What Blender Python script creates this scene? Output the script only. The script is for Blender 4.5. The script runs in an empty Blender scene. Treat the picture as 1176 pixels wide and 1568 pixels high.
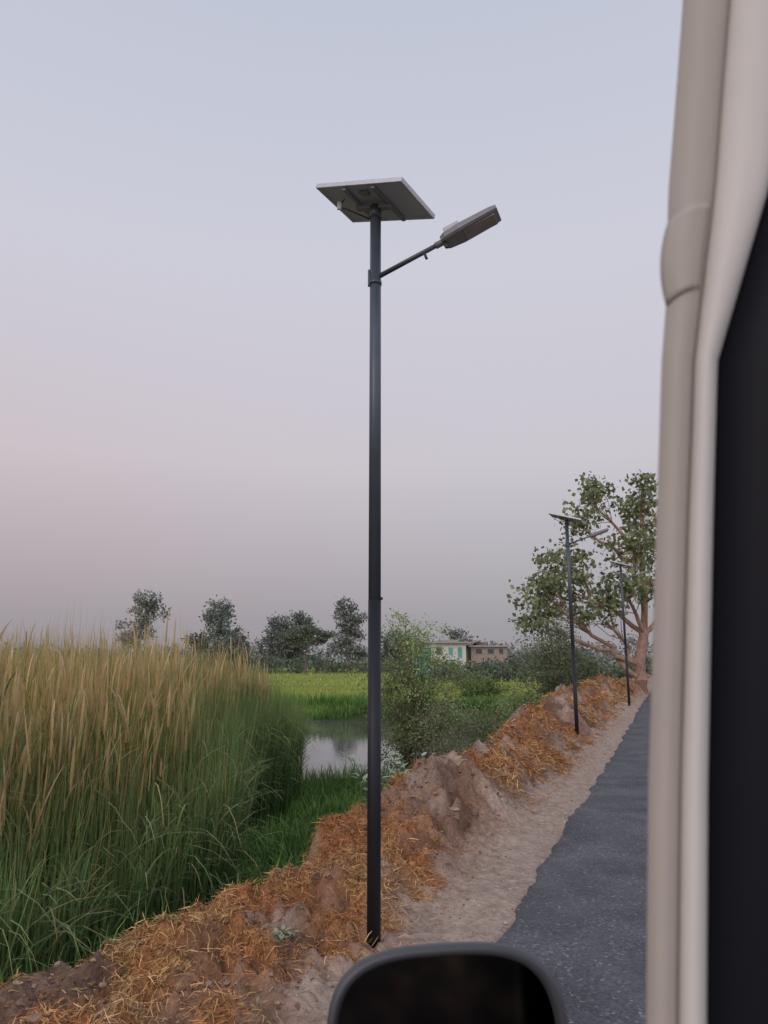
import bpy, math, random
import numpy as np
from mathutils import Vector, Matrix
random.seed(7); RNG=np.random.default_rng(11)
SC=bpy.context.scene
SC.view_settings.view_transform='Standard'; SC.view_settings.look='None'; SC.view_settings.exposure=0
A21=math.radians(21); SA,CA=math.sin(A21),math.cos(A21)
def lin(c):
    return tuple(((v/255)/12.92 if v/255<=.04045 else ((v/255+.055)/1.055)**2.4) for v in c)
def W(s,n,z=0): return (SA*s+CA*n, CA*s-SA*n, z)     # road frame -> world
# ------------------------------------------------ noise
def _h(ix,iy,seed):
    v=(ix.astype(np.int64)*374761393+iy.astype(np.int64)*668265263+seed*982451653)&0x7fffffff
    v=((v^(v>>13))*1274126177)&0x7fffffff
    v=v^(v>>16)
    return (v&0xffff)/65535.0
def vn(x,y=0.0,seed=0):
    x,y=np.broadcast_arrays(np.asarray(x,float),np.asarray(y,float))
    ix=np.floor(x);iy=np.floor(y);fx=x-ix;fy=y-iy
    fx=fx*fx*(3-2*fx);fy=fy*fy*(3-2*fy)
    a=_h(ix,iy,seed);b=_h(ix+1,iy,seed);c=_h(ix,iy+1,seed);d=_h(ix+1,iy+1,seed)
    return (a*(1-fx)+b*fx)*(1-fy)+(c*(1-fx)+d*fx)*fy
def fbm(x,y,oct=4,seed=0):
    t=0;a=.5;tot=0
    for i in range(oct):
        xx=np.asarray(x)*.8-np.asarray(y)*.6; yy=np.asarray(x)*.6+np.asarray(y)*.8
        t=t+a*vn(xx*2**i+7.3*i,yy*2**i+3.1*i,seed+i);tot+=a;a*=.5
        x,y=xx,yy
    return t/tot
def sm(a,b,x):
    t=np.clip((np.asarray(x,float)-a)/(b-a),0,1);return t*t*(3-2*t)
# ------------------------------------------------ terrain height
HEAPS=[(9.7,-2.75,.48,.8),(8.7,-2.95,.40,.65),(7.7,-3.1,.32,.55),(6.6,-3.2,.28,.5),(8.3,-2.35,.24,.42),(7.0,-2.5,.15,.35),(12.2,-2.8,.38,.65),(11.2,-2.45,.22,.4),(14.2,-3.1,.45,.7),(13.2,-2.5,.24,.45),(15.6,-2.75,.44,.8),(5.3,-2.9,.16,.4),(10.9,-3.2,.40,.55),(4.3,-3.0,.12,.35),(17.5,-3.2,.5,.8)]
_r=random.Random(3)
_s=18.5
while _s<48:
    HEAPS.append((_s,_r.uniform(-3.7,-2.8),_r.uniform(.25,.5),_r.uniform(.5,.95))); _s+=_r.uniform(.6,1.3)
def edge_n(s): return -3.45+.5*(vn(s*.55,0,5)-.5)*2 - .35*sm(10,20,s)
def strawmask(s,n):
    m=fbm(s*.8,n*1.1,4,21)
    g=sm(-1.95,-2.35,n+.5*(fbm(s*1.4,n*1.4,3,9)-.5)*2)
    return sm(.38,.53,m)*g
def tuft(s,n): return sm(.40,.54,fbm(s*3.2,n*3.2,3,91))
def H(X,Y,detail=True):
    s=SA*X+CA*Y; n=CA*X-SA*Y
    rz=.25*sm(18,34,s)
    low=-.9+.08*(fbm(X*.7,Y*.7,3,1)-.5)*2
    f=sm(39,40.4,Y+2.0*(vn(X*.25,0,2)-.5))
    low=low*(1-f)+(-.32)*f
    e=((X+4)/7.4)**2+((Y-29)/10.4)**2+.3*(fbm(X*.35,Y*.35,3,4)-.5)
    low=low-.45*(1-sm(.85,1.12,e))*(1-f)
    ne=edge_n(s)
    w=sm(ne-1.1,ne+.05,n)
    up=rz+0*s
    Hc=.05+.16*sm(5,9,s)+.14*sm(11,18,s)
    c=ne+.55
    up=up+Hc*np.exp(-((n-c)/.6)**2)*(.4+1.2*vn(s*1.2,n*.8,13))
    hh=0*s
    sw=s+.5*(fbm(s*1.6,n*1.6,3,81)-.5)*2; nw=n+.4*(fbm(s*1.6,n*1.6,3,85)-.5)*2
    for (hs,hn,hz,hr) in HEAPS:
        q=((sw-hs)/hr)**2+((nw-hn)/(hr*.75))**2
        hh=np.maximum(hh,hz*np.exp(-q**1.5*.9))
    up=up+hh
    bm=sm(-1.8,-2.4,n+.25*(fbm(s*2,n*2,2,77)-.5)*2)*sm(-6.5,-4.2,n)
    if detail:
        r1=1-np.abs(fbm(s*2.4,n*2.4,3,31)*2-1)
        r2=1-np.abs(fbm(s*5.0,n*5.0,3,33)*2-1)
        up=up+bm*(.26*(r1-.72)+.24*(r2-.72)+.16*(fbm(s*8,n*8,3,37)-.5)+.06*(vn(s*17,n*17,41)-.5)+.06*tuft(s,n)*strawmask(s,n))
        sh=sm(-1.2,-1.6,n)*(1-bm)
        up=up+sh*(.09*(fbm(s*2.4,n*2.8,4,44)-.5)+.05*(fbm(s*7,n*7,3,46)-.5))
    return low*(1-w)+up*w
# ------------------------------------------------ mesh helpers
def new_mesh(name,verts,faces,col=None,mats=(),matidx=None,smooth=False):
    me=bpy.data.meshes.new(name)
    verts=np.asarray(verts,np.float32); faces=np.asarray(faces,np.int32)
    k=faces.shape[1]
    me.vertices.add(len(verts)); me.vertices.foreach_set('co',verts.ravel())
    me.loops.add(faces.size); me.loops.foreach_set('vertex_index',faces.ravel())
    me.polygons.add(len(faces)); me.polygons.foreach_set('loop_start',np.arange(0,faces.size,k,dtype=np.int32))
    for m in mats: me.materials.append(m)
    if matidx is not None: me.polygons.foreach_set('material_index',np.asarray(matidx,np.int32))
    me.update(calc_edges=True)
    me.polygons.foreach_set('use_smooth',np.full(len(faces),smooth))
    if col is not None:
        a=me.color_attributes.new('Col','FLOAT_COLOR','POINT')
        c=np.ones((len(verts),4),np.float32); c[:,:3]=col
        a.data.foreach_set('color',c.ravel())
    me.validate()
    ob=bpy.data.objects.new(name,me); SC.collection.objects.link(ob); return ob
def empty(name,loc=(0,0,0)):
    o=bpy.data.objects.new(name,None); o.location=loc; SC.collection.objects.link(o); return o
def nodes(name):
    m=bpy.data.materials.new(name); m.use_nodes=True
    nt=m.node_tree; return m,nt,nt.nodes['Principled BSDF'],nt.nodes['Material Output']
def mk(name,color=None,attr=False,rough=.8,metal=0,nscale=8,namp=.35,bump=0,bscale=60,transl=0,spec=.3,dist=.01):
    m,nt,b,out=nodes(name)
    b.inputs['Roughness'].default_value=rough; b.inputs['Metallic'].default_value=metal
    b.inputs['Specular IOR Level'].default_value=spec
    tc=nt.nodes.new('ShaderNodeTexCoord'); nz=nt.nodes.new('ShaderNodeTexNoise')
    nz.inputs['Scale'].default_value=nscale; nz.inputs['Detail'].default_value=5; nz.inputs['Roughness'].default_value=.65
    nt.links.new(tc.outputs['Object'],nz.inputs['Vector'])
    mr=nt.nodes.new('ShaderNodeMapRange'); mr.inputs[1].default_value=.25; mr.inputs[2].default_value=.75
    mr.inputs[3].default_value=1-namp; mr.inputs[4].default_value=1+namp
    nt.links.new(nz.outputs['Fac'],mr.inputs[0])
    mu=nt.nodes.new('ShaderNodeVectorMath'); mu.operation='SCALE'
    if attr:
        at=nt.nodes.new('ShaderNodeAttribute'); at.attribute_name='Col'; nt.links.new(at.outputs['Color'],mu.inputs[0])
    else: mu.inputs[0].default_value=lin(color)
    nt.links.new(mr.outputs[0],mu.inputs['Scale'])
    nt.links.new(mu.outputs[0],b.inputs['Base Color'])
    if bump:
        n2=nt.nodes.new('ShaderNodeTexNoise'); n2.inputs['Scale'].default_value=bscale; n2.inputs['Detail'].default_value=5
        nt.links.new(tc.outputs['Object'],n2.inputs['Vector'])
        bp=nt.nodes.new('ShaderNodeBump'); bp.inputs['Strength'].default_value=bump; bp.inputs['Distance'].default_value=dist
        nt.links.new(n2.outputs['Fac'],bp.inputs['Height']); nt.links.new(bp.outputs[0],b.inputs['Normal'])
    if transl:
        t=nt.nodes.new('ShaderNodeBsdfTranslucent'); mx=nt.nodes.new('ShaderNodeMixShader'); mx.inputs[0].default_value=transl
        nt.links.new(mu.outputs[0],t.inputs['Color']); nt.links.new(b.outputs[0],mx.inputs[1]); nt.links.new(t.outputs[0],mx.inputs[2])
        nt.links.new(mx.outputs[0],out.inputs[0])
    return m
M_leaf=mk('leaf',attr=True,rough=.6,nscale=3,namp=.2,transl=.25)
M_blade=mk('blade',attr=True,rough=.65,nscale=2,namp=.2,transl=.25)
M_straw=mk('straw',attr=True,rough=.85,nscale=5,namp=.2)
M_bark=mk('bark',(158,130,114),rough=.9,nscale=5,namp=.4,bump=.6,bscale=20,dist=.03)
M_barkd=mk('bark_dark',(110,96,86),rough=.9,nscale=5,namp=.4)
M_clod=mk('clod',attr=True,rough=.95,nscale=25,namp=.3,bump=.5,bscale=120)
def box(name,parent,c,size,mat,rotz=0,bevel=0):
    me=bpy.data.meshes.new(name)
    x,y,z=[v/2 for v in size]
    vs=[(a*x,b*y,d*z) for d in(-1,1) for a,b in((-1,-1),(1,-1),(1,1),(-1,1))]
    me.from_pydata(vs,[],[(3,2,1,0),(4,5,6,7),(0,1,5,4),(1,2,6,5),(2,3,7,6),(3,0,4,7)]); me.materials.append(mat)
    o=bpy.data.objects.new(name,me); SC.collection.objects.link(o); o.location=c; o.rotation_euler[2]=rotz
    if parent: o.parent=parent
    if bevel:
        b=o.modifiers.new('b','BEVEL'); b.width=bevel; b.segments=2
    return o
def tube_arr(pts,rad,sides=8):
    pts=[Vector(p) for p in pts]; V=[];F=[]
    for i,p in enumerate(pts):
        d=(pts[min(i+1,len(pts)-1)]-pts[max(i-1,0)]).normalized()
        u=d.cross(Vector((0,0,1)));
        if u.length<.05: u=d.cross(Vector((0,1,0)))
        u.normalize(); v=d.cross(u)
        for k in range(sides):
            a=2*math.pi*k/sides; V.append(p+(u*math.cos(a)+v*math.sin(a))*rad[i])
    for i in range(len(pts)-1):
        for k in range(sides):
            a=i*sides+k;b=i*sides+(k+1)%sides; F.append((a,b,b+sides,a+sides))
    return V,F
def tube(name,parent,pts,rad,mat,sides=20,cap=True):
    V,F=tube_arr(pts,rad,sides)
    if cap: F.append(tuple(range(sides))[::-1]); F.append(tuple(range(len(V)-sides,len(V))))
    me=bpy.data.meshes.new(name); me.from_pydata([tuple(v) for v in V],[],F); me.materials.append(mat)
    for p in me.polygons: p.use_smooth=len(p.vertices)==4
    o=bpy.data.objects.new(name,me); SC.collection.objects.link(o)
    if parent:o.parent=parent
    return o
# ribbons (grass blades, reeds, straw)
def ribbons(base,h,lean,curve,droop,width,cb,ct,seg=5,az=None,tipp=.7,cpow=1.0):
    N=len(base); t=np.linspace(0,1,seg+1)
    if az is None: az=RNG.uniform(0,2*np.pi,N)
    d=np.stack([np.cos(az),np.sin(az)],1)
    fa=az+np.pi/2+RNG.normal(0,.5,N); sd=np.stack([np.cos(fa),np.sin(fa)],1)
    T=t[None,:]
    out=(lean[:,None]*T+curve[:,None]*T**2)*h[:,None]
    z=h[:,None]*(T-droop[:,None]*T**3)
    P=np.zeros((N,seg+1,3)); P[:,:,:2]=base[:,None,:2]+out[:,:,None]*d[:,None,:]
    P[:,:,2]=base[:,None,2]+z
    wp=width[:,None]*np.clip((1-T)**tipp,.06,1)*.5*np.clip(.55+T*3,0,1)
    S=np.zeros_like(P); S[:,:,:2]=sd[:,None,:]*wp[:,:,None]
    V=np.stack([P-S,P+S],2).reshape(-1,3)
    i=np.arange(N)[:,None]*(seg+1)*2+np.arange(seg)[None,:]*2
    F=np.stack([i,i+1,i+3,i+2],-1).reshape(-1,4)
    TC=T**cpow
    C=cb[:,None,:]*(1-TC[:,:,None])+ct[:,None,:]*TC[:,:,None]
    C=np.repeat(C[:,:,None,:],2,2).reshape(-1,3)
    return V,F,C
def join(parts):
    V=[];F=[];C=[];o=0
    for v,f,c in parts:
        V.append(v);F.append(f+o);C.append(c);o+=len(v)
    return np.concatenate(V),np.concatenate(F),np.concatenate(C)
def colv(c,N,var=.15,hue=.06):
    c=np.array(lin(c)); return c[None,:]*np.clip(1+RNG.normal(0,var,(N,1)),.2,3)*np.clip(1+RNG.normal(0,hue,(N,3)),.2,3)
# ------------------------------------------------ ground sheet
sg=np.concatenate([np.linspace(-400,-10,12),np.linspace(-8,1,8),np.arange(1.2,13,.036),np.arange(13,30,.08),np.arange(30,60,.3),np.geomspace(60.5,4000,40)])
ng=np.concatenate([-np.geomspace(3500,41,28),np.arange(-40,-6,.5),np.arange(-6,-4.6,.06),np.arange(-4.6,-1.25,.034),np.array([-1.2,-.6,0,1.5,3,4.4,5,6,8,12,20,40,80,200,500,1500,3500])])
S,Nn=np.meshgrid(sg,ng,indexing='ij')
X=SA*S+CA*Nn; Y=CA*S-SA*Nn
Z=H(X,Y)
inroad=sm(-1.35,-1.2,Nn)*sm(4.7,4.5,Nn)
Z=Z-.03*inroad
V=np.stack([X,Y,Z],-1).reshape(-1,3)
a,b=S.shape; I=np.arange(a*b).reshape(a,b)
F=np.stack([I[:-1,:-1],I[:-1,1:],I[1:,1:],I[1:,:-1]],-1).reshape(-1,4)[:,::-1]
dirt=np.array(lin((168,148,133)));dirt2=np.array(lin((142,114,96)));strw=np.array(lin((176,124,78)));mud=np.array(lin((58,72,40)));fld=np.array(lin((136,146,70)))
sf,nf,xf,yf=S.ravel(),Nn.ravel(),X.ravel(),Y.ravel()
m2=fbm(sf*1.7,nf*1.7,4,61)[:,None]
k2=sm(.38,.6,m2)*sm(-1.7,-2.4,nf)[:,None]
C=dirt*(1-k2)+dirt2*k2
dk=sm(.46,.62,fbm(sf*2.8,nf*2.8,4,88))[:,None]*sm(-1.9,-2.3,nf)[:,None]*.75
C=C*(1-dk)+np.array(lin((104,76,60)))*dk
sk=strawmask(sf,nf)[:,None]*.8*(.35+.65*tuft(sf,nf))[:,None]; C=C*(1-sk)+strw*sk
w=sm(edge_n(sf)-.55,edge_n(sf)-.1,nf)[:,None]
C=mud*(1-w)+C*w
ff=(sm(39.5,41,yf)*(1-w[:,0]))[:,None]; C=C*(1-ff)+fld*ff
C=C*(1+.5*(fbm(sf*9,nf*9,3,5)-.5)+.25*(vn(sf*21,nf*21,6)-.5))[:,None]
M_ground=mk('ground',attr=True,rough=.95,nscale=18,namp=.35,bump=1.0,bscale=34,dist=.035,spec=.1)
new_mesh('ground',V,F,C,[M_ground],smooth=True)
# ------------------------------------------------ road
rs=np.concatenate([np.linspace(-60,2,20),np.arange(2.1,30,.05),np.arange(30,80,.5),np.geomspace(81,900,30)])
cols=[0,.03,.12,.6,1.6,3.0,4.4,5.6,5.9]
rv=[];
left=-1.34+.09*(fbm(rs*1.4,0*rs,3,71)-.5)*2+.08*(fbm(rs*6,0*rs,3,73)-.5)
for j,cn in enumerate(cols):
    nn=left+cn; z=.25*sm(18,34,rs)+.012+ (0 if j else -.035)+.03*math.sin(math.pi*cn/5.9)
    rv.append(np.stack([SA*rs+CA*nn,CA*rs-SA*nn,z],-1))
RV=np.stack(rv,1); a,b=len(rs),len(cols); I=np.arange(a*b).reshape(a,b)
F=np.stack([I[:-1,:-1],I[:-1,1:],I[1:,1:],I[1:,:-1]],-1).reshape(-1,4)[:,::-1]
M_road,nt,bs,out=nodes('asphalt')
tc=nt.nodes.new('ShaderNodeTexCoord')
vo=nt.nodes.new('ShaderNodeTexVoronoi'); vo.inputs['Scale'].default_value=60; nt.links.new(tc.outputs['Object'],vo.inputs['Vector'])
nz=nt.nodes.new('ShaderNodeTexNoise'); nz.inputs['Scale'].default_value=1.6; nz.inputs['Detail'].default_value=8; nt.links.new(tc.outputs['Object'],nz.inputs['Vector'])
r1=nt.nodes.new('ShaderNodeValToRGB'); e=r1.color_ramp.elements
e[0].position=0;e[0].color=(*lin((70,70,74)),1);e[1].position=1;e[1].color=(*lin((158,156,158)),1)
q=e.new(.82);q.color=(*lin((99,99,103)),1)
nt.links.new(vo.outputs['Color'],r1.inputs[0])
r2=nt.nodes.new('ShaderNodeMapRange'); r2.inputs[1].default_value=.3;r2.inputs[2].default_value=.7;r2.inputs[3].default_value=.72;r2.inputs[4].default_value=1.28
nt.links.new(nz.outputs['Fac'],r2.inputs[0])
mu=nt.nodes.new('ShaderNodeVectorMath');mu.operation='SCALE';nt.links.new(r1.outputs[0],mu.inputs[0]);nt.links.new(r2.outputs[0],mu.inputs['Scale'])
nt.links.new(mu.outputs[0],bs.inputs['Base Color']); bs.inputs['Roughness'].default_value=.85; bs.inputs['Specular IOR Level'].default_value=.25
bp=nt.nodes.new('ShaderNodeBump');bp.inputs['Strength'].default_value=.8;bp.inputs['Distance'].default_value=.008
nt.links.new(vo.outputs['Distance'],bp.inputs['Height']);nt.links.new(bp.outputs[0],bs.inputs['Normal'])
new_mesh('road',RV.reshape(-1,3),F,None,[M_road],smooth=True)
# ------------------------------------------------ pond water
M_w,nt,bs,out=nodes('water')
bs.inputs['Base Color'].default_value=(.12,.11,.105,1);bs.inputs['Roughness'].default_value=.04;bs.inputs['Specular IOR Level'].default_value=.9
bs.inputs['IOR'].default_value=1.6
tc=nt.nodes.new('ShaderNodeTexCoord');nz=nt.nodes.new('ShaderNodeTexNoise');nz.inputs['Scale'].default_value=3;nz.inputs['Detail'].default_value=4
nt.links.new(tc.outputs['Object'],nz.inputs['Vector']);bp=nt.nodes.new('ShaderNodeBump');bp.inputs['Strength'].default_value=.10;bp.inputs['Distance'].default_value=.02
nt.links.new(nz.outputs['Fac'],bp.inputs['Height']);nt.links.new(bp.outputs[0],bs.inputs['Normal'])
th=np.linspace(0,2*np.pi,48,endpoint=False)
pv=[(-4,28.5,-1.0)]+[(-4+9.4*math.cos(t),29+11.8*math.sin(t),-1.0) for t in th]
me=bpy.data.meshes.new('pond_water');me.from_pydata(pv,[],[(0,1+i,1+(i+1)%48) for i in range(48)]);me.materials.append(M_w)
SC.collection.objects.link(bpy.data.objects.new('pond_water',me))
# ------------------------------------------------ clods / stones
ph=(1+5**.5)/2
ico=np.array([(-1,ph,0),(1,ph,0),(-1,-ph,0),(1,-ph,0),(0,-1,ph),(0,1,ph),(0,-1,-ph),(0,1,-ph),(ph,0,-1),(ph,0,1),(-ph,0,-1),(-ph,0,1)])/1.9
icf=np.array([(0,11,5),(0,5,1),(0,1,7),(0,7,10),(0,10,11),(1,5,9),(5,11,4),(11,10,2),(10,7,6),(7,1,8),(3,9,4),(3,4,2),(3,2,6),(3,6,8),(3,8,9),(4,9,5),(2,4,11),(6,2,10),(8,6,7),(9,8,1)])
def stones(name,s,n,size,col,mat):
    N=len(s); x=SA*s+CA*n;y=CA*s-SA*n;z=H(x,y)
    v=ico[None]*(1+RNG.normal(0,.25,(N,12,1)))*size[:,None,None]*RNG.uniform(.6,1.4,(N,1,3))
    v[:,:,2]*=.7
    v=v+np.stack([x,y,z+size*.0],1)[:,None,:]
    f=(icf[None]+np.arange(N)[:,None,None]*12).reshape(-1,3)
    new_mesh(name,v.reshape(-1,3),f,np.repeat(col,12,0),[mat],smooth=False)
N=10000
s=3+24*RNG.random(N)**1.3; n=-1.55-2.5*RNG.random(N)**.7; size=.004+.034*RNG.random(N)**4*sm(-1.7,-2.4,n)*(.6+.4*sm(5,9,s))+.009*RNG.random(N)**3
c=np.where((RNG.random(N)<.4)[:,None],colv((156,134,118),N),colv((124,92,72),N))
stones('dirt_clods',s,n,size,c,M_clod)
N=3000
s=3+28*RNG.random(N)**1.4; n=-1.40+RNG.normal(0,.11,N)
stones('roadside_gravel',s,n,.003+.011*RNG.random(N)**3,colv((164,152,142),N,.2),M_clod)
# ------------------------------------------------ straw
def straw(N,smin,smax,L,Wd,pw):
    s=smin+(smax-smin)*RNG.random(N*3)**pw; n=RNG.uniform(-3.9,-1.75,N*3)
    k=RNG.random(N*3)<(strawmask(s,n)*(.12+.88*tuft(s,n))*.98+.02); s=s[k][:N];n=n[k][:N];N=len(s)
    x=SA*s+CA*n;y=CA*s-SA*n;z=H(x,y)+RNG.uniform(-.005,.03,N)
    az=RNG.uniform(0,2*np.pi,N);el=RNG.normal(.05,.4,N);l=L*RNG.uniform(.4,1.5,N)
    d=np.stack([np.cos(az)*np.cos(el),np.sin(az)*np.cos(el),np.sin(el)],1)
    base=np.stack([x,y,z],1); sdv=np.stack([-np.sin(az),np.cos(az),RNG.normal(0,.6,N)],1);sdv/=np.linalg.norm(sdv,axis=1)[:,None]
    t=np.array([0,.5,1]); bend=RNG.normal(0,.35,N)
    P=base[:,None]+d[:,None]*(t[None,:,None]*l[:,None,None])+sdv[:,None]*(bend*l)[:,None,None]*(t**2)[None,:,None]
    P[:,:,2]-=(.3*l)[:,None]*(t**2)[None]
    w=(Wd*RNG.uniform(.5,1.4,N))[:,None,None]*np.array([.5,.5,.25])[None,:,None]
    V=np.stack([P-sdv[:,None]*w,P+sdv[:,None]*w],2).reshape(-1,3)
    i=np.arange(N)[:,None]*6+np.array([0,2])[None]
    F=np.stack([i,i+1,i+3,i+2],-1).reshape(-1,4)
    pt=fbm(s*1.1,n*1.1,2,95)[:,None]
    ca=colv((192,132,82),N,.22);cb_=colv((204,164,110),N,.22)
    c=np.where(RNG.random((N,1))<sm(.3,.65,pt),ca,cb_); c=np.where((RNG.random(N)<.32)[:,None],colv((132,88,58),N,.25),c)
    return V,F,np.repeat(c,6,0)
V,F,C=join([straw(66000,3,11,.065,.0045,1.0),straw(32000,10,24,.11,.009,1.2),straw(9000,22,45,.25,.02,1.0)])
new_mesh('straw_heap',V,F,C,[M_straw])
# ------------------------------------------------ reeds
def reed_zone(N,ymin,ymax,pw=1.0):
    y=ymin+(ymax-ymin)*RNG.random(N)**pw
    xb=np.minimum(-2.0+.3*np.sin(y*.9)-.8*sm(15,24,y), (-4.2+SA*y)/CA)
    dx=RNG.random(N)**1.7*(2+.62*y)
    return xb-dx,y,dx
N=31000
x,y,dx=reed_zone(N,2.5,24,.85)
mh=1.25+.85*sm(6,9.5,y)
hm=(mh+(2.86-mh)*sm(0,1.3,dx))*(1-.10*sm(13,20,y)*sm(4,1.2,dx))*(1+RNG.normal(0,.10,N))*(.83+.34*fbm(x*.7,y*.7,3,7))*(1+.05*sm(1.5,4,dx))
base=np.stack([x,y,H(x,y,False)-.03],1)
clump=(.65+.7*fbm(x*1.3,y*1.3,3,17))[:,None]
g1=colv((54,84,46),N)*clump;g2=colv((122,144,84),N,.2)*clump;yl=colv((192,168,104),N,.2)
pz=fbm(x*.6,y*.6,2,19)
ty=sm(.4,1.4,dx+RNG.normal(0,.4,N))*(RNG.random(N)<.35+.6*sm(.35,.65,pz))*sm(23,17,y); ty=ty[:,None]
tip=g2*(1-ty)+yl*ty
P1=ribbons(base,hm,RNG.normal(.02,.06,N),RNG.uniform(0,.14,N),RNG.uniform(0,.04,N),RNG.uniform(.012,.026,N),g1,tip,seg=6,cpow=1.35)
M=18000; idx=RNG.integers(0,N,M); b2=base[idx].copy(); fr=RNG.uniform(.1,.75,M); b2[:,2]+=hm[idx]*fr
hh=RNG.uniform(.4,.9,M)
P2=ribbons(b2,hh,RNG.uniform(.15,.6,M),RNG.uniform(.2,.8,M),RNG.uniform(.3,1.1,M),RNG.uniform(.014,.032,M),colv((76,106,60),M,.2),np.where((RNG.random(M)<.3*fr*2)[:,None],colv((186,166,116),M),colv((136,158,106),M,.2)),seg=6)
M=9000; ok=np.where((dx>.6)&(y<22))[0]; idx=RNG.choice(ok,M); b3=base[idx].copy(); b3[:,2]+=hm[idx]*.82; b3[:,:2]+=RNG.normal(0,.03,(M,2))
P3=ribbons(b3,RNG.uniform(.2,.6,M),RNG.normal(.0,.14,M),RNG.uniform(.0,.3,M),RNG.uniform(0,.15,M),RNG.uniform(.014,.036,M),colv((182,150,96),M,.18),colv((200,178,138),M,.15),seg=4,tipp=.45)
V,F,C=join([P1,P2,P3]); new_mesh('reed_bed',V,F,C,[M_blade])
# ------------------------------------------------ grass on the bank and marsh
def gscatter(N,xr,yr,cond,h,wd,c1,c2,seg=3,lean=.25,pw=1.0):
    x=RNG.uniform(*xr,N);y=yr[0]+(yr[1]-yr[0])*RNG.random(N)**pw;k=cond(x,y);x=x[k];y=y[k];N=len(x)
    z=H(x,y,False);k=z>-1.04;x=x[k];y=y[k];z=z[k];N=len(x)
    hh=RNG.uniform(h[0],h[1],N)*(.4+1.2*fbm(x*.8,y*.8,2,55))
    br=(.6+.8*fbm(x*.9,y*.9,3,57))[:,None]
    return ribbons(np.stack([x,y,z-.02],1),hh,RNG.normal(0,lean,N),RNG.uniform(0,.5,N),RNG.uniform(0,.4,N),RNG.uniform(wd[0],wd[1],N),colv(c1,N)*br,colv(c2,N,.2)*br,seg=seg)
def marsh(x,y):
    s=SA*x+CA*y;n=CA*x-SA*y; return (n<edge_n(s)-.3+RNG.normal(0,.15,len(x)))
G=[gscatter(44000,(-4,4),(4,20.5),lambda x,y:marsh(x,y)&(x>-3.0)&(CA*x-SA*y>-8.5),(.12,.46),(.008,.018),(64,94,42),(128,162,82)),
   gscatter(12000,(-12,14),(18,38.4),lambda x,y:marsh(x,y),(.25,.6),(.02,.04),(58,90,40),(112,148,72)),
   gscatter(12000,(-24,14),(39.2,42),lambda x,y:marsh(x,y),(.35,.7),(.03,.06),(64,108,50),(118,156,76)),
   gscatter(4000,(-3,3),(6,18),lambda x,y:marsh(x,y)&(x>-2.8),(.05,.2),(.04,.08),(88,126,60),(128,166,90),lean=.8)]
V,F,C=join(G); new_mesh('marsh_grass',V,F,C,[M_blade])
G=[gscatter(26000,(-45,28),(40.5,75),lambda x,y:marsh(x,y)&(np.abs(x)<y*.62),(.2,.36),(.04,.08),(126,146,66),(180,184,94),pw=1.3),
   gscatter(14000,(-120,60),(70,190),lambda x,y:marsh(x,y),(.3,.5),(.15,.3),(136,152,76),(180,184,104))]
V,F,C=join(G); new_mesh('rice_field',V,F,C,[M_blade])
N=900;s=RNG.uniform(3.5,30,N);n=RNG.uniform(-4.1,-3.1,N);x=SA*s+CA*n;y=CA*s-SA*n
V,F,C=ribbons(np.stack([x,y,H(x,y)-.01],1),RNG.uniform(.08,.3,N),RNG.normal(0,.4,N),RNG.uniform(0,.6,N),RNG.uniform(0,.5,N),RNG.uniform(.006,.012,N),colv((86,108,56),N),colv((140,150,90),N),seg=3)
new_mesh('berm_weeds',V,F,C,[M_blade])
# ------------------------------------------------ trees
def leaves(cent,spread,n_per,size,c,bright,flat=.8,asp=.6):
    K=len(cent);N=K*n_per
    off=RNG.normal(0,1,(K,n_per,3)); off*= (spread*np.ones(K))[:,None,None]*np.array([1,1,flat])*.6
    P=(cent[:,None]+off).reshape(-1,3)
    a=RNG.normal(0,1,(N,3));a[:,2]-=.3;a/=np.linalg.norm(a,axis=1)[:,None]
    b=np.cross(a,RNG.normal(0,1,(N,3)));b/=np.linalg.norm(b,axis=1)[:,None]
    L=(size*RNG.uniform(.6,1.3,N))[:,None]*.5
    V=np.stack([P-a*L,P+b*L*asp,P+a*L,P-b*L*asp],1).reshape(-1,3)
    F=np.arange(N*4).reshape(-1,4)
    cc=colv(c,N,.22,.06)*np.repeat(bright,n_per)[:,None]
    return V,F,np.repeat(cc,4,0)
def wig(a,b,k,amp):
    a=np.array(a,float);b=np.array(b,float);t=np.linspace(0,1,k+1)
    P=a+(b-a)*t[:,None]; L=np.linalg.norm(b-a)
    P[:,2]+=.10*L*np.sin(np.pi*t)*(-1 if b[2]-a[2]>L*.5 else .4)*.6
    P[1:-1]+=RNG.normal(0,amp*L,(k-1,3)); return P
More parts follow.
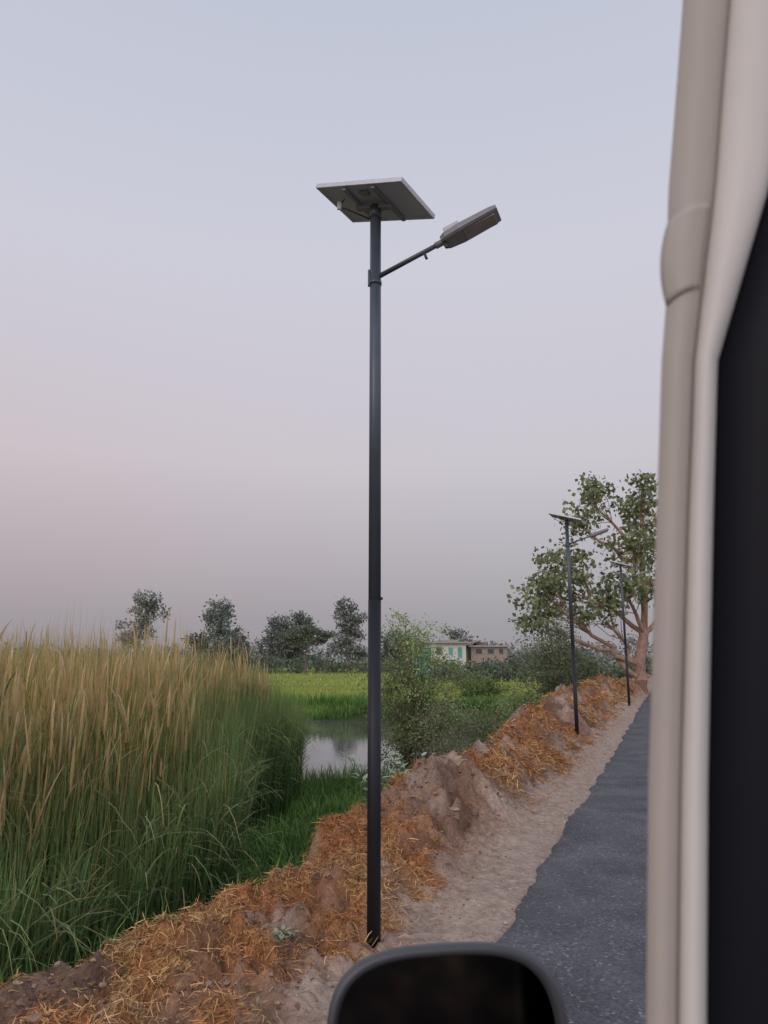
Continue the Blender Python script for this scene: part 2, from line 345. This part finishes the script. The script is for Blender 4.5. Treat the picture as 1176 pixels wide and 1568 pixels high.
def tree(name,loc,trunk,blobs,ncl,lper,lsize,lcol,r0,cl_spread,bark=M_bark,sides=7,flat=.8,asp=.6,minr=.01,limb=.5):
    loc=np.array(loc,float);VV=[];FF=[];CC=[];o=0;mi=[]
    def add(V,F,C,m):
        nonlocal o
        V=np.asarray([tuple(v) for v in V]) if not isinstance(V,np.ndarray) else V
        F=np.asarray(F)
        VV.append(V);FF.append(F+o);CC.append(C);mi.append(np.full(len(F),m));o+=len(V)
    tp=np.array(trunk,float)
    rr=np.linspace(r0,r0*.4,len(tp)); rr[0]*=1.35
    V,F=tube_arr(tp,rr,sides+3);add(V,F,np.ones((len(V),3))*.2,1)
    cents=[]; tw=sum(b[6] for b in blobs)
    for b in blobs:
        c=np.array(b[:3]); hor=math.hypot(c[0]-tp[1][0],c[1]-tp[1][1])
        j=max(1,max([i for i in range(len(tp)) if tp[i][2]<=c[2]-.6*hor-.3] or [1]));st=tp[j]
        lp=wig(st,c,6,.045);V,F=tube_arr(lp,np.linspace(min(r0*limb,rr[j]*.85),r0*.11,7),sides);add(V,F,np.ones((len(V),3))*.2,1)
        k=max(2,int(ncl*b[6]/tw))
        for i in range(k):
            d=RNG.normal(0,1,3);d/=np.linalg.norm(d);q=c+d*np.array(b[3:6])*RNG.random()**.45
            cents.append(q)
            sp=lp[RNG.integers(3,7)]
            bp_=wig(sp,q,3,.08);V,F=tube_arr(bp_,np.linspace(max(r0*.08,minr),max(r0*.02,minr*.5),4),4);add(V,F,np.ones((len(V),3))*.2,1)
    cents=np.array(cents); br=RNG.uniform(.65,1.35,len(cents))
    V,F,C=leaves(cents,cl_spread,lper,lsize,lcol,br,flat,asp);add(V,F,C,0)
    V=np.concatenate(VV)+loc
    return new_mesh(name,V,np.concatenate(FF),np.concatenate(CC),[M_leaf,bark],np.concatenate(mi))
bx,by,_=W(42,-1.7); 
tree('peepal_tree',(bx,by,.2),[(0,0,-.1),(.05,0,.8),(.0,0,1.6),(.35,0,3.2),(.5,0,5.0),(.5,0,7)],
  [(-4.9,-.5,5.3,1.8,2,1.5,1.1),(-3.5,0,6.9,1.5,2,1.3,1.0),(-2.0,.5,10.5,1.1,1.5,1.5,.8),(-3.0,.5,9.2,.8,1.3,.7,.2),(.7,0,10.2,1.3,1.6,1.8,1.0),(-2.3,-.8,4.8,1.3,1.5,1.1,.7),(3,0,9.0,2.5,2.5,2.4,1.2),(2.5,1,5.5,2,2,1.5,.7),(-.5,-1,7.8,1.3,1.5,1.3,.8),(-5.3,0,3.7,1.0,1,.7,.35),(-.9,-1.0,5.6,1.2,1.4,1.0,.6)],
  220,30,.27,(128,138,98),.38,.56,asp=.75,minr=.018,limb=.4)
def ft(name,x,y,h,w,tr,col=(78,88,70),seedb=5,n=45,low=.35):  # far tree; the pale leaf colours passed in have distance haze painted in
    bl=[]
    for i in range(seedb):
        f=low+(1-low)*(i+.5)/seedb; ww=w*(.8-.4*abs(f-.6))
        bl.append((RNG.uniform(-.3,.3)*w*.6,RNG.uniform(-1,1),h*f*.97,ww*.55,ww*.5,h*(1-low)/seedb*.9,1))
    tree(name,(x,y,-.6),[(0,0,0),(.1*tr,0,h*low*.5),(-.15*tr,0,h*low),(0,0,h*low*1.35)],bl,int(n*1.5),32,.6,col,h*.013,1.1,bark=M_bark,asp=.7,minr=.05)
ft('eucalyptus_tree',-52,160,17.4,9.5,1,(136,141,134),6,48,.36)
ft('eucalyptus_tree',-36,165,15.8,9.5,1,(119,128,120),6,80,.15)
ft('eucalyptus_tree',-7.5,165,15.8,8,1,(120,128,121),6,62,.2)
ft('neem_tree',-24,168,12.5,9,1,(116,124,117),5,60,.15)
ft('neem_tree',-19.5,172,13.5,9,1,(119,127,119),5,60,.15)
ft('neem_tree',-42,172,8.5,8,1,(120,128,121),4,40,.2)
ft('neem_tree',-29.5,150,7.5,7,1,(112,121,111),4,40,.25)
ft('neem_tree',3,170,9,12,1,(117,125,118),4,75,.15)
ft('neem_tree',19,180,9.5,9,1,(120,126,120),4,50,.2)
tree('acacia_tree',(-14.6,140,-.5),[(0,0,0),(.1,0,2.2),(0,0,4)],[(-3,0,7.2,2.6,2,.9,1),(0,0,8.2,3,2,1.0,1.2),(3,0,7.4,2.6,2,.8,1),(1,0,6.4,3,2,.8,.8)],110,32,.4,(108,119,103),.22,.7,flat=.5,minr=.05,bark=M_barkd)  # leaf colour paled as painted distance haze
cs=[];
for i in range(1000):
    xx=RNG.uniform(-150,190); yy=RNG.uniform(185,215)
    hgt=3.2+4.0*vn(xx*.06,0,3)+2.8*vn(xx*.3,0,8); hgt*=.65+.35*sm(-75,-50,xx)
    cs.append((xx,yy,-.5+hgt*RNG.random()**.7))
cs=np.array(cs);V,F,C=leaves(cs,2.4,26,1.0,(130,134,134),RNG.uniform(.8,1.2,len(cs)),.7)  # pale grey leaf colour imitates haze over the tree line
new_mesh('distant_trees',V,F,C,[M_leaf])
cs=[]
for i in range(560):
    xx=RNG.uniform(6,62);yy=RNG.uniform(86,98)+xx*.1
    hgt=1.6+.9*vn(xx*.35,0,14)+1.2*sm(28,40,xx)
    cs.append((xx,yy,-.4+hgt*RNG.random()**.7))
for i in range(420):
    xx=RNG.uniform(-75,8);yy=RNG.uniform(150,160)
    cs.append((xx,yy,-.4+(1.8+2.8*vn(xx*.2,0,15))*RNG.random()**.7))
cs=np.array(cs);V,F,C=leaves(cs,1.1,36,.45,(110,121,102),RNG.uniform(.7,1.25,len(cs)),.7)
new_mesh('scrub_hedge',V,F,C,[M_leaf])
def bush(name,x,y,h,w,col,K=70,lp=60,ls=.07,spread=.22,asp=.35,stems=14):
    z=float(H(np.array([x]),np.array([y]),False)[0]);z=max(z,-.98)
    VV=[];FF=[];CC=[];mi=[];o=0;cents=[];hts=[]
    for i in range(stems):
        a=RNG.uniform(0,2*np.pi);rr=w*.5*RNG.random()**.6;hh=h*(1-.45*(rr/(w*.5))**2)*RNG.uniform(.7,1.05)
        p0=np.array([RNG.normal(0,.1),RNG.normal(0,.1),-.05]);p1=np.array([math.cos(a)*rr*.5,math.sin(a)*rr*.5,hh*.6]);p2=np.array([math.cos(a)*rr,math.sin(a)*rr,hh])
        t=np.linspace(0,1,6)[:,None];P=(1-t)**2*p0+2*t*(1-t)*p1+t*t*p2;P[1:-1]+=RNG.normal(0,.03*h,(4,3))
        V,F=tube_arr(P,np.linspace(.02,.005,6)*h/2.5,4);V=np.array([tuple(v) for v in V]);VV.append(V);FF.append(np.array(F)+o);CC.append(np.ones((len(V),3))*.2);mi.append(np.ones(len(F)));o+=len(V)
        for k in range(max(1,K//stems)):
            q=P[RNG.integers(1,6)]+RNG.normal(0,1,3)*np.array([w*.12,w*.12,h*.09]);q[2]=max(q[2],.08);cents.append(q);hts.append(q[2]/h)
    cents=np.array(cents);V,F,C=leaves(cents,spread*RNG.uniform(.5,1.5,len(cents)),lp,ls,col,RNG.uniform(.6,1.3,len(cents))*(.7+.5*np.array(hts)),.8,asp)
    VV.append(V);FF.append(F+o);CC.append(C);mi.append(np.zeros(len(F)))
    new_mesh(name,np.concatenate(VV)+np.array([x,y,z]),np.concatenate(FF),np.concatenate(CC),[M_leaf,M_barkd],np.concatenate(mi))
bush('mesquite_bush',.75,18.6,3.75,2.1,(132,148,96),K=230,lp=80,ls=.075,spread=.26,stems=28,asp=.45)
bush('mesquite_bush',1.5,16.6,1.6,2.4,(122,122,98),K=110,lp=80,ls=.06,spread=.24,asp=.4,stems=20)
bush('mesquite_bush',3.2,21.5,1.5,2.2,(116,126,92),K=80,lp=75,ls=.075,spread=.26,asp=.42)
bush('mesquite_bush',4.9,28.5,1.6,2.8,(118,134,86),K=95,lp=75,ls=.09,spread=.32,asp=.45)
bush('mesquite_bush',8.0,36.0,4.8,3.4,(112,122,92),K=165,lp=70,ls=.12,spread=.40,stems=22,asp=.5)
bush('mesquite_bush',5.4,46,1.4,4.0,(114,132,84),K=90,lp=60,ls=.13,spread=.36,stems=20,asp=.5)
bush('mesquite_bush',10.3,44,3.6,3.6,(110,120,90),K=120,lp=60,ls=.13,spread=.45,stems=20,asp=.5)
bush('mesquite_bush',2.8,34,.9,2.6,(112,134,80),K=60,lp=60,ls=.11,spread=.32,asp=.5)
bush('mesquite_bush',12.0,46,2.0,3.0,(112,124,86),K=80,lp=60,ls=.12,spread=.4,asp=.5)
def calo(name,s,n,h,L,stems=7):
    x,y,_=W(s,n);z=float(H(np.array([x]),np.array([y]))[0]);Vs=[];Fs=[];Cs=[];mi=[];o=0
    for i in range(stems):
        a=RNG.uniform(0,6.28);r=h*RNG.uniform(.1,.6);P=np.array([[0,0,0],[math.cos(a)*r*.4,math.sin(a)*r*.4,h*.5],[math.cos(a)*r,math.sin(a)*r,h*RNG.uniform(.7,1)]])
        V,F=tube_arr(P,[.012,.009,.006],5);V=np.array([tuple(v) for v in V]);Vs.append(V);Fs.append(np.array(F)+o);Cs.append(np.ones((len(V),3))*.3);mi.append(np.ones(len(F)));o+=len(V)
        for k in range(9):
            f=.35+.65*k/8;p=P[0]*(1-f)**2+2*P[1]*f*(1-f)+P[2]*f*f;b=a+k*1.57+RNG.normal(0,.3)
            d=np.array([math.cos(b),math.sin(b),RNG.uniform(.1,.9)]);d/=np.linalg.norm(d);sd=np.array([-math.sin(b),math.cos(b),0]);l=L*RNG.uniform(.7,1.2);w=l*.26
            dr=np.array([0,0,-.12*l]);up=np.array([0,0,.06*l])
            m=p+d*l*.35-up;m2=p+d*l*.75-up+dr*.5;tp=p+d*l+dr
            v=np.array([p,p+d*l*.3+sd*w,p+d*l*.75+sd*w*.75+dr*.5,tp,p+d*l*.75-sd*w*.75+dr*.5,p+d*l*.3-sd*w,m,m2])
            v=np.concatenate([v,[(v[2]+v[3])/2,(v[3]+v[4])/2]])
            f_=np.array([[0,1,2,7],[0,7,4,5],[7,2,8,3],[7,3,9,4]])
            Vs.append(v);Fs.append(f_+o);Cs.append(np.repeat(colv((176,194,160),1,.15),10,0));mi.append(np.zeros(4));o+=10
    new_mesh(name,np.concatenate(Vs)+np.array([x,y,z-.02]),np.concatenate(Fs),np.concatenate(Cs),[M_leaf,M_barkd],np.concatenate(mi))
calo('calotropis_plant',12.8,-4.5,1.15,.2,11)
calo('calotropis_plant',13.0,-5.1,1.15,.2,11)
calo('calotropis_plant',10.6,-4.4,.4,.12,5)
calo('calotropis_plant',4.9,-2.6,.12,.06,4)
# ------------------------------------------------ houses
M_white=mk('white_plaster',(206,206,206),nscale=2,namp=.15)  # house colours from here on are paled to paint in distance haze
M_teal=mk('teal_paint',(96,162,152),nscale=2,namp=.2)
M_roof=mk('roof_slab',(160,154,152),nscale=3,namp=.2)
M_brick=mk('brick',(160,142,134),nscale=6,namp=.3)
M_darkw=mk('window_dark',(78,82,88),rough=.3)
M_rust=mk('rust_sheet',(140,120,114),nscale=4,namp=.3)
def house(name,x,y,w,d,h,z0,wall,openings,roofover=.5,rot=.1):
    e=empty(name,(x,y,z0)); e.rotation_euler[2]=rot
    box('walls',e,(0,0,h/2),(w,d,h),wall)
    box('roof',e,(0,0,h+.13),(w+roofover*2,d+roofover*2,.24),M_roof)
    box('plinth',e,(0,0,.15),(w+.2,d+.2,.3),M_roof)
    for i,(cx,cz,ww,hh,kind) in enumerate(openings):
        box(f'frame_{i}',e,(cx,-d/2-.03,cz),(ww+.2,.08,hh+.2),M_roof if kind!='t' else M_white)
        box(f'opening_{i}',e,(cx,-d/2-.09,cz),(ww,.06,hh),{'w':M_darkw,'t':M_teal,'d':M_teal}[kind])
    return e
hh=house('white_house',9.4,115,5.3,5,5.1,-.4,M_white,[(-1.5,4.0,.6,1.0,'w'),(.3,4.0,.6,1.0,'t'),(1.7,3.8,.6,1.5,'t'),(0,1.2,1.0,2.1,'d')],.6)
box('teal_annex',hh,(-3.8,-.2,2.2),(2.2,4.2,4.4),M_teal); box('annex_roof',hh,(-3.8,-.2,4.5),(2.4,4.6,.16),M_roof)
box('parapet',hh,(0.4,0,5.5),(2.6,4,.3),M_roof)
h2=house('brick_house',15.9,117,5.6,5,4.6,-.4,M_brick,[(-1.6,4.0,.9,.7,'w'),(.2,4.0,.9,.7,'w'),(1.8,4.0,.6,.7,'w'),(0.2,1.2,1,2,'d')],.4,.05)
box('lean_to_roof',h2,(-2.5,-.3,5.15),(2.6,5,.14),M_rust).rotation_euler[1]=-.35
box('roof_store',h2,(-1.0,.3,5.05),(1.6,3,.7),M_rust)
# ------------------------------------------------ solar street lamps
M_pole=mk('pole_paint',(76,84,94),rough=.42,metal=.3,nscale=3,namp=.15,spec=.5)
M_poled=mk('pole_dark',(32,34,40),rough=.5,metal=.1,nscale=4,namp=.2,spec=.35)
M_alu=mk('aluminium',(190,192,196),rough=.4,metal=.4,namp=.08)
M_back=mk('panel_backsheet',(184,192,202),rough=.6,nscale=4,namp=.08)
M_cell=mk('solar_cells',(20,26,46),rough=.15,namp=.1,spec=.6)
M_head=mk('lamp_housing',(132,134,138),rough=.5,metal=.1,namp=.12)
M_headl=mk('lamp_cover',(190,192,194),rough=.5,namp=.1)
M_led=mk('led_lens',(142,138,132),rough=.25,namp=.15,spec=.6)
def lamp(s,n,z,rz=0,H_=5.60):
    x,y,_=W(s,n); e=empty('solar_street_lamp',(x,y,z))
    e.rotation_euler[2]=rz
    tube('lower_pole',e,[(0,0,-.4),(0,0,2.35)],[.0475,.0475],M_poled)
    tube('upper_pole',e,[(0,0,2.35),(0,0,H_-.06)],[.0460,.0445],M_pole)
    box('joint_bolt',e,(.05,-.01,2.36),(.02,.02,.02),M_poled,bevel=.003)
    u=Vector((.69,-.412,-.233)).normalized(); v=Vector((.27,.454,-.006)); v=(v-u*v.dot(u)).normalized(); w=u.cross(v)
    Mx=Matrix((u,v,w)).transposed().to_4x4(); Mx.translation=Vector((0.0,.0,H_+.02))
    pe=bpy.data.objects.new('solar_panel',None);SC.collection.objects.link(pe);pe.parent=e;pe.matrix_local=Mx
    L,B=.84,.54
    box('backsheet',pe,(0,0,-.004),(L-.03,B-.03,.006),M_back)
    box('cells',pe,(0,0,.006),(L-.04,B-.04,.010),M_cell)
    for nm,c,sz in(('frame_a',(0,-B/2,0),(L,.02,.036)),('frame_b',(0,B/2,0),(L,.02,.036)),('frame_c',(-L/2+.01,0,0),(.02,B-.021,.036)),('frame_d',(L/2-.01,0,0),(.02,B-.021,.036))):
        box(nm,pe,c,sz,M_alu,bevel=.002)
    box('rail_a',pe,(-.14,0,-.03),(.03,B-.03,.022),M_head);box('rail_b',pe,(.14,0,-.03),(.03,B-.03,.022),M_head)
    box('cross_rail',pe,(0,0,-.055),(.34,.05,.028),M_head)
    box('junction_box',pe,(.0,-.16,-.02),(.08,.05,.02),M_head,bevel=.004)
    tube('cable',e,[(-.26,.06,H_+.08),(-.31,.05,H_-.0),(-.24,0,H_-.05),(-.05,0,H_-.14)],[.006]*4,M_poled,6)
    box('hanging_clip',e,(-.30,.03,H_-.0),(.035,.02,.07),M_back,bevel=.004)
    tube('mount_post',e,[(0,0,H_-.14),(0,0,H_-.03)],[.048,.048],M_pole)
    rdir=Vector((CA,-SA,0)); k0=Vector((0,0,4.93))
    def P(k,dz=0): return k0+rdir*k+Vector((0,0,.345*k+dz))
    tube('arm',e,[P(.03),P(.62)],[.02,.018],M_pole,12)
    tube('clamp',e,[(0,0,4.87),(0,0,4.90)],[.0505,.0505],M_pole)
    box('clamp_lug',e,tuple(Vector((-.052,0,4.93))),(.018,.03,.14),M_pole,bevel=.004)
    ux=Vector((CA,-SA,.345)).normalized(); uy=Vector((SA,CA,0)); uz=ux.cross(uy)
    Hm=Matrix((ux,uy,uz)).transposed().to_4x4(); Hm.translation=P(.79,.0)
    hd=bpy.data.objects.new('lamp_head',None);SC.collection.objects.link(hd);hd.parent=e;hd.matrix_local=Hm
    bm=[(-.24,.06,.035),(-.2,.085,.045),(-.08,.10,.05),(.18,.098,.04),(.235,.09,.03)]
    V=[];Fc=[]
    for (xx,hy,hz) in bm:
        for (a,b) in((-1,-.5),(-.85,-.8),(.85,-.8),(1,-.5),(1,.4),(.7,.8),(-.7,.8),(-1,.4)): V.append((xx,a*hy,b*hz))
    for i in range(4):
        for k in range(8):
            a=i*8+k;b=i*8+(k+1)%8;Fc.append((a,a+8,b+8,b))
    Fc.append(tuple(range(8)));Fc.append(tuple(range(39,31,-1)))
    me=bpy.data.meshes.new('housing');me.from_pydata(V,[],Fc);me.materials.append(M_head);o=bpy.data.objects.new('housing',me);SC.collection.objects.link(o);o.parent=hd
    box('led_window',hd,(.07,0,-.037),(.26,.14,.014),M_led,bevel=.003)
    box('driver_box',hd,(-.13,0,.058),(.13,.1,.05),M_headl,bevel=.008)
    tube('neck',hd,[(-.3,0,0),(-.2,0,0)],[.026,.026],M_head,12)
    box('hanger_a',hd,(-.22,-.03,-.06),(.02,.02,.05),M_poled);box('hanger_b',hd,(-.4,.0,-.04),(.02,.02,.05),M_poled)
    return e
lamp(5.07,-2.02,0); lamp(19.1,-2.31,-.08,.12); lamp(31.5,-1.75,.23,.1)
# ------------------------------------------------ van door frame + side mirror
M_beige=mk('trim_beige',(180,171,160),rough=.55,nscale=6,namp=.05)
M_cream=mk('trim_cream',(212,207,200),rough=.5,nscale=6,namp=.05)
M_sealint=mk('seal_interior_black',(17,18,26),rough=.6,nscale=6,namp=.1,spec=.2)
M_vwhite=mk('van_paint',(200,200,200),rough=.3,namp=.03)
rows=[(1.15,-.05,-.034,-.018),(1.45,-.040,-.0235,-.008),(1.695,-.0299,-.0132,.0024),(1.8276,-.0197,-.0018,.0138),(1.988,-.0041,.0145,.0297),(2.04,.0012,.0205,.0352),(2.094,.0064,.0263,.041),(2.145,.0134,.0355,.0588),(2.2175,.0194,.049,.084),(2.30,.031,.061,.100),(2.372,.0407,.072,.115),(2.6,.072,.105,.165)]
from bisect import bisect
def rowat(z):
    zs=[r[0] for r in rows];i=min(max(bisect(zs,z)-1,0),len(rows)-2);a,b=rows[i],rows[i+1];t=(z-a[0])/(b[0]-a[0])
    return [a[j]+(b[j]-a[j])*t for j in range(1,4)]
van=empty('van_door_frame')
def band(name,i0,i1,mat,bul,s0,depth=.12,extra=None,z0=1.15,z1=2.6):
    V=[];Fc=[];K=11;zz=np.linspace(z0,z1,90)
    for z in zz:
        r=rowat(z); a=r[i0]; b=r[i1] if i1 is not None else r[i0]+extra
        for k in range(K):
            t=k/(K-1); n=a+(b-a)*t; s=s0-bul*math.sin(math.pi*t)**.7 if 0<t<1 else s0
            V.append(W(s,n,z))
        V.append(W(s0+depth,b,z)); V.append(W(s0+depth,a,z))
    K2=K+2
    for i in range(len(zz)-1):
        for k in range(K2):
            a=i*K2+k;b=i*K2+(k+1)%K2;Fc.append((a,b,b+K2,a+K2))
    me=bpy.data.meshes.new(name);me.from_pydata(V,[],Fc);me.materials.append(mat)
    for p in me.polygons:p.use_smooth=True
    o=bpy.data.objects.new(name,me);SC.collection.objects.link(o);o.parent=van
    return o
band('outer_pillar_trim',0,1,M_beige,.010,.5)
band('inner_pillar_trim',1,2,M_cream,.009,.503)
band('seal_and_interior',2,None,M_sealint,.004,.508,extra=.35)  # one black panel for door seal and dark van interior
V=[];Fc=[];zz=np.linspace(2.143,2.203,16)
for i,z in enumerate(zz):
    r=rowat(z);t=i/15;bul=.0008+.0042*math.sin(math.pi*t)**.8
    for k in range(9):
        q=k/8;n=(r[0]-bul)+(r[1]-r[0]-.001+bul)*q;V.append(W(.4990-.0108*math.sin(math.pi*min(max(q,.02),.98))**.6,n,z-.008*(1-q)))
for i in range(15):
    for k in range(8):
        a=i*9+k;Fc.append((a,a+1,a+10,a+9))
me=bpy.data.meshes.new('trim_joint_cover');me.from_pydata(V,[],Fc);me.materials.append(M_beige)
for p in me.polygons:p.use_smooth=True
o=bpy.data.objects.new('trim_joint_cover',me);SC.collection.objects.link(o);o.parent=van
b=o.modifiers.new('s','SOLIDIFY');b.thickness=.0015
o=box('door_panel',van,W(.0,.02,.8),(.05,1.3,.7),M_vwhite,-A21,bevel=.02)
mir=empty('side_mirror')
M_mh=mk('mirror_housing',(72,74,78),rough=.45,nscale=20,namp=.08,spec=.5)
M_mg,nt,bs,out=nodes('mirror_glass');bs.inputs['Metallic'].default_value=1;bs.inputs['Roughness'].default_value=.08
tc=nt.nodes.new('ShaderNodeTexCoord');nz=nt.nodes.new('ShaderNodeTexNoise');nz.inputs['Scale'].default_value=14;nz.inputs['Detail'].default_value=2;nt.links.new(tc.outputs['Object'],nz.inputs['Vector'])
rr=nt.nodes.new('ShaderNodeValToRGB');rr.color_ramp.elements[0].position=.45;rr.color_ramp.elements[0].color=(.02,.02,.022,1);rr.color_ramp.elements[1].position=.75;rr.color_ramp.elements[1].color=(.07,.055,.045,1)  # reflection painted into the glass colour: near-black with brownish blotches
nt.links.new(nz.outputs['Fac'],rr.inputs[0]);nt.links.new(rr.outputs[0],bs.inputs['Base Color'])
def se(t,a,b,p=3.6):
    c,s_=math.cos(t),math.sin(t);return (a*math.copysign(abs(c)**(2/p),c),b*math.copysign(abs(s_)**(2/p),s_))
Xr=Vector((1,.02,.05)).normalized();Zr=Vector((-.10,-.93,.12));Zr=(Zr-Xr*Zr.dot(Xr)).normalized();Yr=Zr.cross(Xr)
Mm=Matrix((Xr,Yr,Zr)).transposed().to_4x4();Mm.translation=Vector((.071,.90,1.470))
rings=[(.02,.02,-.115),(.07,.06,-.11),(.105,.085,-.09),(.124,.104,-.05),(.131,.112,-.015),(.133,.115,.0),(.1325,.1145,.008),(.129,.111,.013),(.126,.107,.013),(.123,.103,.008),(.121,.101,-.008)]
K=64;V=[];Fc=[]
for (a,b_,z) in rings:
    for k in range(K):
        p=se(2*math.pi*k/K,a,b_); V.append((p[0],p[1]+.006*(1-(p[0]/.133)**2)*(1 if p[1]>0 else 0),z))
for i in range(len(rings)-1):
    for k in range(K):
        a=i*K+k;b_=i*K+(k+1)%K;Fc.append((a,b_,b_+K,a+K))
Fc.append(tuple(range(K))[::-1])
me=bpy.data.meshes.new('housing');me.from_pydata(V,[],Fc);me.materials.append(M_mh)
for p in me.polygons:p.use_smooth=True
o=bpy.data.objects.new('housing',me);SC.collection.objects.link(o);o.parent=mir;o.matrix_local=Mm
V=[(*se(2*math.pi*k/K,.121,.101),-.006) for k in range(K)];V=[(x,y+.006*(1-(x/.133)**2)*(1 if y>0 else 0),z) for x,y,z in V]
me=bpy.data.meshes.new('glass');me.from_pydata(V,[],[tuple(range(K))]);me.materials.append(M_mg)
o=bpy.data.objects.new('glass',me);SC.collection.objects.link(o);o.parent=mir;o.matrix_local=Mm
tube('arm',mir,[(.18,.93,1.42),(.2,.8,1.38),(.19,.6,1.35),W(.53,-.03,1.34)],[.03,.028,.028,.03],M_mh,12)
# ------------------------------------------------ world
w=bpy.data.worlds.new('World');SC.world=w;w.use_nodes=True;nt=w.node_tree
bg=nt.nodes['Background'];out=nt.nodes['World Output']
tc=nt.nodes.new('ShaderNodeTexCoord');sx=nt.nodes.new('ShaderNodeSeparateXYZ');nt.links.new(tc.outputs['Generated'],sx.inputs[0])
rp=nt.nodes.new('ShaderNodeValToRGB')
st=[(0.0,(152,150,155)),(.05,(158,155,163)),(.13,(179,174,181)),(.26,(203,198,206)),(.5,(206,206,218)),(.72,(194,199,215)),(1.0,(172,182,204))]
el=rp.color_ramp.elements
el[0].position=0;el[0].color=(*lin(st[0][1]),1);el[1].position=1;el[1].color=(*lin(st[-1][1]),1)
for p,c in st[1:-1]:
    q=el.new(p);q.color=(*lin(c),1)
nt.links.new(sx.outputs['Z'],rp.inputs[0])
mp=nt.nodes.new('ShaderNodeMapRange');mp.inputs[1].default_value=.15;mp.inputs[2].default_value=-.7;mp.inputs[3].default_value=0;mp.inputs[4].default_value=1
nt.links.new(sx.outputs['X'],mp.inputs[0])
mz=nt.nodes.new('ShaderNodeMapRange');mz.interpolation_type='SMOOTHSTEP';mz.inputs[1].default_value=.55;mz.inputs[2].default_value=.2;nt.links.new(sx.outputs['Z'],mz.inputs[0])
mm=nt.nodes.new('ShaderNodeMath');mm.operation='MULTIPLY';nt.links.new(mp.outputs[0],mm.inputs[0]);nt.links.new(mz.outputs[0],mm.inputs[1])
mx=nt.nodes.new('ShaderNodeMix');mx.data_type='RGBA';mx.blend_type='MULTIPLY';mx.inputs[7].default_value=(1.04,.94,.92,1)
nt.links.new(mm.outputs[0],mx.inputs[0]);nt.links.new(rp.outputs[0],mx.inputs[6])
mb=nt.nodes.new('ShaderNodeMapRange');mb.inputs[1].default_value=.2;mb.inputs[2].default_value=-.8;mb.inputs[3].default_value=1;mb.inputs[4].default_value=1.8
nt.links.new(sx.outputs['Y'],mb.inputs[0])
vs=nt.nodes.new('ShaderNodeVectorMath');vs.operation='SCALE';nt.links.new(mx.outputs[2],vs.inputs[0]);nt.links.new(mb.outputs[0],vs.inputs['Scale'])
nt.links.new(vs.outputs[0],bg.inputs[0]);bg.inputs[1].default_value=.98
sky=nt.nodes.new('ShaderNodeTexSky');sky.sky_type='NISHITA';sky.sun_disc=False;sky.sun_elevation=math.radians(8);sky.sun_rotation=math.radians(215)
b2=nt.nodes.new('ShaderNodeBackground');b2.inputs[1].default_value=.004;nt.links.new(sky.outputs[0],b2.inputs[0])
ad=nt.nodes.new('ShaderNodeAddShader');nt.links.new(bg.outputs[0],ad.inputs[0]);nt.links.new(b2.outputs[0],ad.inputs[1]);nt.links.new(ad.outputs[0],out.inputs[0])
sl=bpy.data.lights.new('sun','SUN');sl.energy=.65;sl.angle=math.radians(22);sl.color=(1,.84,.72)
so=bpy.data.objects.new('sun',sl);SC.collection.objects.link(so)
az=math.radians(215);elv=math.radians(28);sd=Vector((math.sin(az)*math.cos(elv),math.cos(az)*math.cos(elv),math.sin(elv)))
so.rotation_euler=sd.to_track_quat('Z','Y').to_euler()
# ------------------------------------------------ camera
cd=bpy.data.cameras.new('camera');co=bpy.data.objects.new('camera',cd);SC.collection.objects.link(co)
cd.sensor_fit='VERTICAL';cd.sensor_height=36;cd.sensor_width=27;cd.lens=26;cd.clip_start=.02;cd.clip_end=9000
co.location=(0,0,1.9);co.rotation_euler=(math.radians(90+11.5),0,0)
cd.dof.use_dof=True;cd.dof.focus_distance=8;cd.dof.aperture_fstop=8
SC.camera=co
